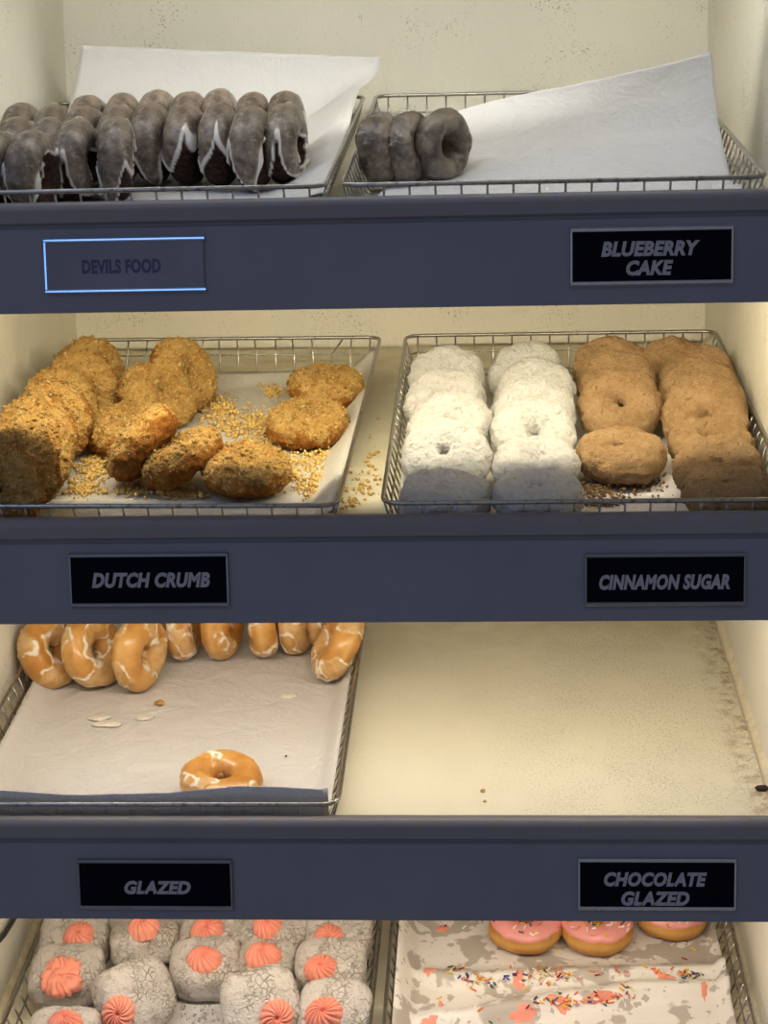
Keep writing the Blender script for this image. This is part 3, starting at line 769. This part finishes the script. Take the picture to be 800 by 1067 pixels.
# ------------------------------------------------------------------ second shelf: crumb donuts
def row(kind, k, p0, p1, n, elev, labels, group):
    R, r = KIND[kind][2]; w = 0.0075+R*math.cos(elev)+r
    A, B = on_deck(*p0, k, w), on_deck(*p1, k, w)
    d = Vector((B[0]-A[0], B[1]-A[1], 0)).normalized()
    for i in range(n):
        t = i/(n-1)
        ax = Vector((d.x+rnd.uniform(-0.22, 0.30), d.y, math.tan(elev+rnd.uniform(-0.12, 0.12))))
        donut(kind, k, lerp(p0[0], p1[0], t)+rnd.uniform(-5, 5), lerp(p0[1], p1[1], t)+rnd.uniform(-2, 2), ax, labels % ORD[i], group, scale=rnd.uniform(0.93, 1.03))
row('crumb', 1, (93, 389), (0, 510), 8, 0.40, 'golden crumb donut, %s from the back in the leaning left row', 'crumb donuts on the second shelf')
G = 'crumb donuts on the second shelf'
for px, py, ax, lab, lift in (
    (190, 391, (0.75, -0.40, 0.45), 'crumb donut standing tall at the back of the second leaning pair', 0.0),
    (163, 413, (0.42, -0.30, 0.80), 'crumb donut leaning on the tall one by the back of its basket', 0.0),
    (131, 447, (-0.10, -0.1, 0.95), 'crumb donut half hidden behind the tilted one in mid basket', 0.0),
    (149, 463, (-0.72, 0.20, 0.58), 'crumb donut tipped steeply up beside the leaning left row', 0.004),
    (190, 478, (-0.42, 0.10, 0.82), 'crumb donut tilted between the steep one and the flat front one', 0.0),
    (256, 490, (0.06, -0.06, 0.98), 'crumb donut lying flat nearest the front rim', 0.0),
    (320, 441, (0.0, -0.08, 0.99), 'crumb donut lying flat near the right rim, in front of another', 0.0),
    (340, 404, (0.10, 0.0, 1.0), 'crumb donut lying flat farthest back by the right rim', 0.0)):
    donut('crumb', 1, px, py, ax, lab, G, lift=lift)
def loose(name, k, spots, n, mat, label, rs, seed, cat='crumbs', hf=None, gold=True):
    q = random.Random(seed); V, Fc, T = [], [], []
    for _ in range(n):
        px, py, sx, sy = q.choice(spots); x, y = q.gauss(px, sx), q.gauss(py, sy); r = q.choice(rs)*q.uniform(0.7, 1.2)
        base = PZ+0.0008 if hf is None else hf
        u, v = on_deck(x, y, k, base)
        add_bit(V, Fc, T, Vector((u, v, base+r*0.55+(q.uniform(0, 0.006) if sx > 9 and q.random() < .3 else 0))), r, q, q.uniform(0.6, 1) if mat is M['crumb'] else 0.0)
    o = obj(name, new_mesh(name, V, Fc, T), mat, None, shelf_m(k)); tag(o, label, cat); o['kind'] = 'stuff'; return o
loose('crumbs', 1, [(225, 430, 12, 8), (240, 445, 15, 8), (270, 455, 16, 9), (265, 440, 10, 8), (320, 495, 18, 10), (335, 475, 10, 10), (300, 480, 12, 8), (95, 495, 9, 8), (100, 480, 7, 6), (85, 510, 8, 5),
      (150, 513, 20, 3), (190, 517, 18, 2), (330, 508, 12, 6), (283, 408, 5, 4), (230, 425, 8, 6), (345, 470, 8, 8)], 2600, M['loosecrumb'], 'loose golden crumbs scattered on the paper under the crumb donuts', (0.0011, 0.0016, 0.0024, 0.0034), 4)
loose('crumbs', 1, [(362, 525, 5, 4), (370, 522, 5, 3), (382, 515, 5, 4), (385, 490, 5, 10), (375, 505, 6, 6), (390, 470, 4, 20)], 110, M['loosecrumb'], 'golden crumbs fallen on the bare shelf between the two baskets', (0.001, 0.0018, 0.003), 5, hf=0.0004)
# ------------------------------------------------------------------ second shelf: powdered and cinnamon columns
def column(kind, items, label, group):
    for i, it in enumerate(items):
        px, py, e = it[:3]; yaw = it[3] if len(it) > 3 else rnd.uniform(-0.12, 0.12); e = math.radians(e)
        donut(kind, 1, px, py, (math.sin(yaw)*math.cos(e), -math.cos(yaw)*math.cos(e), math.sin(e)), label % ORD[i], group)
column('sugar', [(466, 397, 50), (463, 421, 52), (470, 447, 56), (464, 477, 58), (464, 519, 88)], 'white powdered donut, %s from the back in the leftmost column', 'powdered donuts on the second shelf')
column('sugar', [(549, 393, 50), (556, 412, 50), (556, 434, 50), (556, 455, 52), (557, 486, 80), (561, 518, 88)], 'white powdered donut, %s from back in the column beside the cinnamon ones', 'powdered donuts on the second shelf')
column('cinnamon', [(637, 387, 50), (642, 402, 50), (646, 425, 48), (646, 475, 82)], 'cinnamon sugar donut, %s from back in the column beside the powdered ones', 'cinnamon donuts on the second shelf')
column('cinnamon', [(703, 388, 55), (726, 396, 55), (727, 412, 52), (735, 428, 52), (735, 441, 55), (740, 465, 80, 0.3), (749, 490, 72), (759, 514, 86)], 'cinnamon sugar donut, %s from back in the column along the right rim', 'cinnamon donuts on the second shelf')
loose('sugar_crumbs', 1, [(640, 510, 28, 5), (660, 500, 15, 5), (620, 513, 12, 4), (625, 525, 10, 2)], 900, M['cinnamon'], 'loose cinnamon sugar spilled on the paper near the front rim', (0.0012, 0.0018, 0.0024), 8)
# ------------------------------------------------------------------ third shelf: glazed donuts
G = 'glazed donuts on the third shelf'
for px, py, ax, lab in (
    (52, 678, (0.82, -0.42, 0.38), 'glazed donut on edge by the left rim, farthest left of its row'),
    (97, 678, (0.84, -0.42, 0.34), 'glazed donut on edge, second from the left rim'),
    (145, 680, (0.93, -0.36, 0.06), 'glazed donut on edge showing a long white ridge, third from left rim'),
    (191, 650, (1, -0.12, 0.02), 'plain golden glazed donut on edge, fourth from the left rim'),
    (232, 650, (1, -0.20, 0.02), 'glazed donut on edge with a white patch, fifth from the left rim'),
    (275, 648, (1, 0.05, 0.02), 'glazed donut on edge with a white smear, sixth from the left rim'),
    (308, 643, (1, -0.10, 0.0), 'golden glazed donut on edge, seventh from the left rim'),
    (335, 636, (1, -0.1, 0.0), 'glazed donut mostly hidden behind the tilted one at the right rim'),
    (351, 673, (-0.80, -0.14, 0.50), 'large glazed donut tilted against the right rim')):
    donut('glazed', 2, px, py, ax, lab, G)
donut('glazed', 2, 231, 814, (0.05, -0.10, 1), 'single glazed donut lying flat behind the turned-up paper edge', G, scale=0.97)
def speck(k, px, py, r, mat, label, hf=0.0002, name='crumb', sq=(1, 1, .6)):
    q = random.Random(int(px*7+py)); V, Fc, T = [], [], []
    NU, NV = 14, 8
    for j in range(NV+1):
        ph = -PI/2+PI*j/NV
        for i in range(NU):
            th = 2*PI*i/NU; p = Vector((math.cos(ph)*math.cos(th)*sq[0], math.cos(ph)*math.sin(th)*sq[1], math.sin(ph)*sq[2]))
            V.append(p*r*(1+0.4*noise.noise(p*1.6+Vector((px, py, 0)))))
    Fc = [(j*NU+i, j*NU+(i+1) % NU, (j+1)*NU+(i+1) % NU, (j+1)*NU+i) for j in range(NV) for i in range(NU)]
    u, v = on_deck(px, py, k, hf+r*sq[2]*0.6)
    o = obj(name, new_mesh(name, V, Fc), mat, None, shelf_m(k) @ Matrix.Translation((u, v, hf+r*sq[2]*0.85))); return tag(o, label, 'crumb')
speck(2, 166, 733, 0.0052, M['toast'], 'orange crumb of donut on the white paper in mid basket', PZ+0.0008, sq=(1.2, .9, .6))
speck(2, 503, 824, 0.0026, M['toast'], 'tiny brown crumb on the bare third shelf near its front edge')
speck(2, 505, 835, 0.0018, M['toast'], 'tinier brown crumb just in front of another on the bare third shelf')
speck(2, 794, 822, 0.0058, M['soot'], 'black crumb on the bare third shelf by the right wall', sq=(1.4, .7, .5))
speck(2, 443, 853, 0.0024, M['soot'], 'thin black fleck on the front lip of the third shelf', 0.03, sq=(1.6, .5, .5))
speck(2, 298, 788, 0.0014, M['soot'], 'tiny black speck on the white paper right of the flat donut', PZ+0.0008)
for i, (px, py, r) in enumerate(((104, 748, 0.010), (112, 754, 0.012), (150, 748, 0.008), (300, 725, 0.009))):
    speck(2, px, py, r, M['flake'], ('dried glaze flake on the paper under the left row', 'larger dried glaze flake in front of another on the paper', 'dried glaze flake near the orange crumb', 'dried glaze flake on the paper towards the right rim')[i], PZ+0.0008, 'glaze_flake', (1.4, .8, .12))
    bpy.context.scene.objects[-1]['category'] = 'glaze'
# ------------------------------------------------------------------ lowest shelf: sugar-dusted buns with piped rosettes
def bun(i, px, py, rpx, rpy, label, rot=0.0, sc=1.0, tilt=(0, 0), smear=False, lift=0.0):
    key = ('bun', i % 5)
    if key not in LIB: LIB[key] = filled_bun(i % 5)[0]
    a, b, c = 0.044*sc, 0.040*sc, 0.0275*sc
    T = Matrix.Rotation(rot, 3, 'Z') @ Matrix.Rotation(tilt[0], 3, 'X') @ Matrix.Rotation(tilt[1], 3, 'Y')
    ext = math.sqrt((a*T[2][0])**2+(b*T[2][1])**2+(c*T[2][2])**2)
    w = 0.0075+ext+lift; u, v = on_deck(px, py, 3, w)
    SM = shelf_m(3); m = SM @ Matrix.Translation((u, v, w)) @ T.to_4x4()
    root = thing('filled_bun', label, 'bun', m, 'pink rosette buns on the lowest shelf')
    obj('dough', LIB[key], M['filled'], root, Matrix.Scale(sc, 4))
    inv = m.inverted(); C0 = inv @ CAM; D = (inv.to_3x3() @ ray(rpx, rpy)).normalized()
    best = None; q = 0.0                                   # where the sight line first meets the bun
    sdist = (m.translation-CAM).length
    for s in range(400):
        P = C0+D*(sdist-0.09+0.18*s/400)
        g = (abs(P.x/a)**2.9+abs(P.y/b)**2.9)+abs(P.z/c)**2.9
        if best is None or g < best[0]: best = (g, P)
        if g <= 1: best = (g, P); break
    P = best[1]; f = lambda x, r: math.copysign(abs(x/r)**1.9/r, x)
    n = Vector((f(P.x, a), f(P.y, b), f(P.z, c))).normalized()
    rk = ('ros', i % 4, smear)
    if rk not in LIB: LIB[rk] = rosette(i % 4, smear)
    mm = Matrix.Translation(P-n*0.0015) @ n.to_track_quat('Z', 'Y').to_matrix().to_4x4() @ Matrix.Rotation(i*1.1, 4, 'Z') @ Matrix.Scale(1.10+0.06*((i*7) % 3-1), 4)
    ro = obj('rosette', LIB[rk], M['pink'], root, mm); ro['label'] = 'smeared pink rosette' if smear else 'piped pink rosette'
BUNS = [
    (78, 978, 82, 975, 'sugared bun with a whole rosette in the far left corner', 0.1, 1.0, (0.25, 0)),
    (151, 981, 150, 966, 'sugared bun with crosshatched side, second along the far row', 0.2, 1.0, (-0.3, 0)),
    (221, 975, 216, 970, 'sugared bun tucked behind the bun in mid row, third along', 0.0, 0.95, (0.2, 0)),
    (288, 972, 279, 963, 'sugared bun fourth along the far row, half under the fascia', -0.2, 1.0, (0.1, 0)),
    (353, 975, 343, 980, 'sugared bun beside the right rim, behind a bigger one', 0.05, 0.98, (0.15, 0)),
    (70, 1017, 64, 1016, 'sugared bun with a smeared rosette by the left rim', 0.05, 1.02, (0.1, 0)),
    (140, 1040, 123, 1056, 'round pale bun with a rosette low on its front side', 0.6, 1.06, (0.9, 0.2)),
    (214, 1009, 213, 1000, 'sugared bun with a full rosette on top, centre of the basket', 0.1, 1.0, (0.15, 0)),
    (277, 1007, 274, 996, 'small sugared bun with browned side, right of the centre bun', -0.15, 0.85, (0.1, 0)),
    (345, 1010, 334, 1009, 'large sugared bun with a broad rosette along the right rim', 0.05, 1.0, (0.12, 0)),
    (272, 1048, 288, 1061, 'sugared bun tipped forward in the front row, third from left', 0.3, 1.05, (0.7, -0.2)),
    (349, 1057, 337, 1057, 'sugared bun with a dark-folded rosette in the front right', 0.0, 1.0, (0.35, 0)),
    (66, 1084, 68, 1066, 'sugared bun at the front left, mostly below the view', 0.0, 1.0, (0.1, 0))]
for i, b in enumerate(BUNS): bun(i, *b[:5], rot=b[5], sc=b[6], tilt=b[7], smear=(i == 5))
loose('sugar_dust', 3, [(205, 1052, 14, 8), (100, 1050, 12, 6), (175, 1035, 8, 5), (215, 1062, 12, 4)], 260, M['sugar'], 'loose white sugar on the paper between the front buns', (0.0008, 0.0012, 0.0016), 12)
# iced donuts and what they left on the paper
G = 'pink iced donuts on the lowest shelf'
for px, py, lab in ((547, 966, 'pink iced donut with sprinkles, farthest from the right wall'), (621, 967, 'pink iced donut with sprinkles, middle of the three'),
                    (699, 952, 'pink iced donut nearest the right wall, mostly hidden by the fascia')):
    donut('iced', 3, px, py, (0.02, 0.0, 1), lab, G)
def on_paper(px, py):
    w = PZ
    for _ in range(12): u, v = on_deck(px, py, 3, w); w = 0.5*w+0.5*w4(u, v)
    return u, v, w4(u, v)
q = random.Random(33); V, Fc, T = [], [], []
line1 = [(470, 1010), (485, 1018), (500, 1024), (520, 1022), (560, 1018), (575, 1016), (590, 1018)]
line2 = [(560, 1046), (575, 1040), (590, 1045), (610, 1043), (640, 1038), (660, 1036)]
line3 = [(590, 1018), (640, 1014), (690, 1013), (720, 1014), (730, 1017)]
for ln, n, sd in ((line1, 110, 4), (line2, 70, 4), (line3, 45, 2.5)):
    for _ in range(n):
        i = q.randrange(len(ln)-1); f = q.random(); x, y = lerp(ln[i][0], ln[i+1][0], f)+q.gauss(0, 5), lerp(ln[i][1], ln[i+1][1], f)+q.gauss(0, sd)
        u, v, w = on_paper(x, y); sprinkle(V, Fc, T, Vector((u, v, w+0.0016)), Vector((0, 0, 1)), q)
for x, y in ((463, 966), (470, 966), (446, 975), (484, 967), (536, 985), (545, 988), (580, 989), (700, 985), (712, 983), (720, 978), (723, 990), (714, 1000), (499, 1053), (549, 1050), (600, 1036), (625, 1034), (628, 1012), (550, 1013), (495, 1050), (510, 1066), (520, 1062), (560, 1058), (600, 990), (615, 993), (632, 989), (700, 977), (457, 1041)):
    u, v, w = on_paper(x+q.uniform(-1, 1), y); sprinkle(V, Fc, T, Vector((u, v, w+0.0016)), Vector((0, 0, 1)), q)
o = obj('sprinkles', new_mesh('sprinkles', V, Fc, T), M['sprinkle'], None, shelf_m(3)); tag(o, 'mixed coloured sprinkles lying in lines along the creases of the paper', 'sprinkles'); o['kind'] = 'stuff'
def smear(px, py, a, b, rot, label):
    V, Fc = [], []; NU, NR = 28, 6; u0, v0, w0 = on_paper(px, py); c, s = math.cos(rot), math.sin(rot)
    for r_ in range(NR+1):
        x = r_/NR
        for k in range(NU):
            th = 2*PI*k/NU; rad = x*(1+0.75*noise.noise(Vector((math.cos(th)*1.5+px, math.sin(th)*1.5, py))))
            X, Y = 0.78*a*rad*math.cos(th), 0.78*b*rad*math.sin(th); u, v = u0+X*c-Y*s, v0+X*s+Y*c
            V.append(Vector((u, v, w4(u, v)+0.0006+(0.0022*(1-x**2)*(0.6+0.6*noise.noise(Vector((u*200, v*200, 0)))) if x < 1 else -0.0004))))
    Fc = [(j*NU+k, j*NU+(k+1) % NU, (j+1)*NU+(k+1) % NU, (j+1)*NU+k) for j in range(NR) for k in range(NU)]
    o = obj('icing_smear', new_mesh('icing_smear', V, Fc), M['pink'], None, shelf_m(3)); return tag(o, label, 'icing', 'pink icing smears on the paper')
for a in ((462, 968, .010, .011, 0, 'pink icing smear at the far left of the greasy paper'), (449, 1011, .009, .015, .5, 'pink icing smear by the left edge, at the start of the crease'),
          (459, 1047, .004, .009, 0, 'small pink icing drop alone on the left of the paper'), (448, 1066, .012, .010, 0, 'pink icing smear at the front left, cut by the view'),
          (541, 1020, .009, .016, -.2, 'pink icing dollop on the first crease below the iced donuts'), (583, 1044, .020, .009, -.3, 'long pink icing smear on the second crease'),
          (545, 1058, .020, .010, .25, 'flat pink icing smear in the dip before the second crease'), (625, 1039, .022, .007, .3, 'thin pink icing streak at the right end of second crease'),
          (692, 1018, .014, .008, -.3, 'pink icing smear on the first crease towards the right rim'), (734, 1030, .005, .013, 0, 'pink icing smear by the folded right corner of the paper')):
    smear(*a)
# cord at the left wall of the lowest shelf
V, Fc = [], []
A = Vector((XL+0.006, *on_x(14, 958, XL+0.006))); B = Vector((XL+0.006, *on_x(-6, 985, XL+0.006)))
d = B-A; tube(V, Fc, [A-d*1.2, A-d*0.4+Vector((0, 0, .004)), A, lerp(A, B, 0.5)+Vector((0, 0, -.003)), B, B+d*0.8], 0.0035, 8)
tag(obj('power_cord', new_mesh('power_cord', V, Fc), M['cord']), 'black cord clipped to the left wall of the lowest shelf', 'cord')
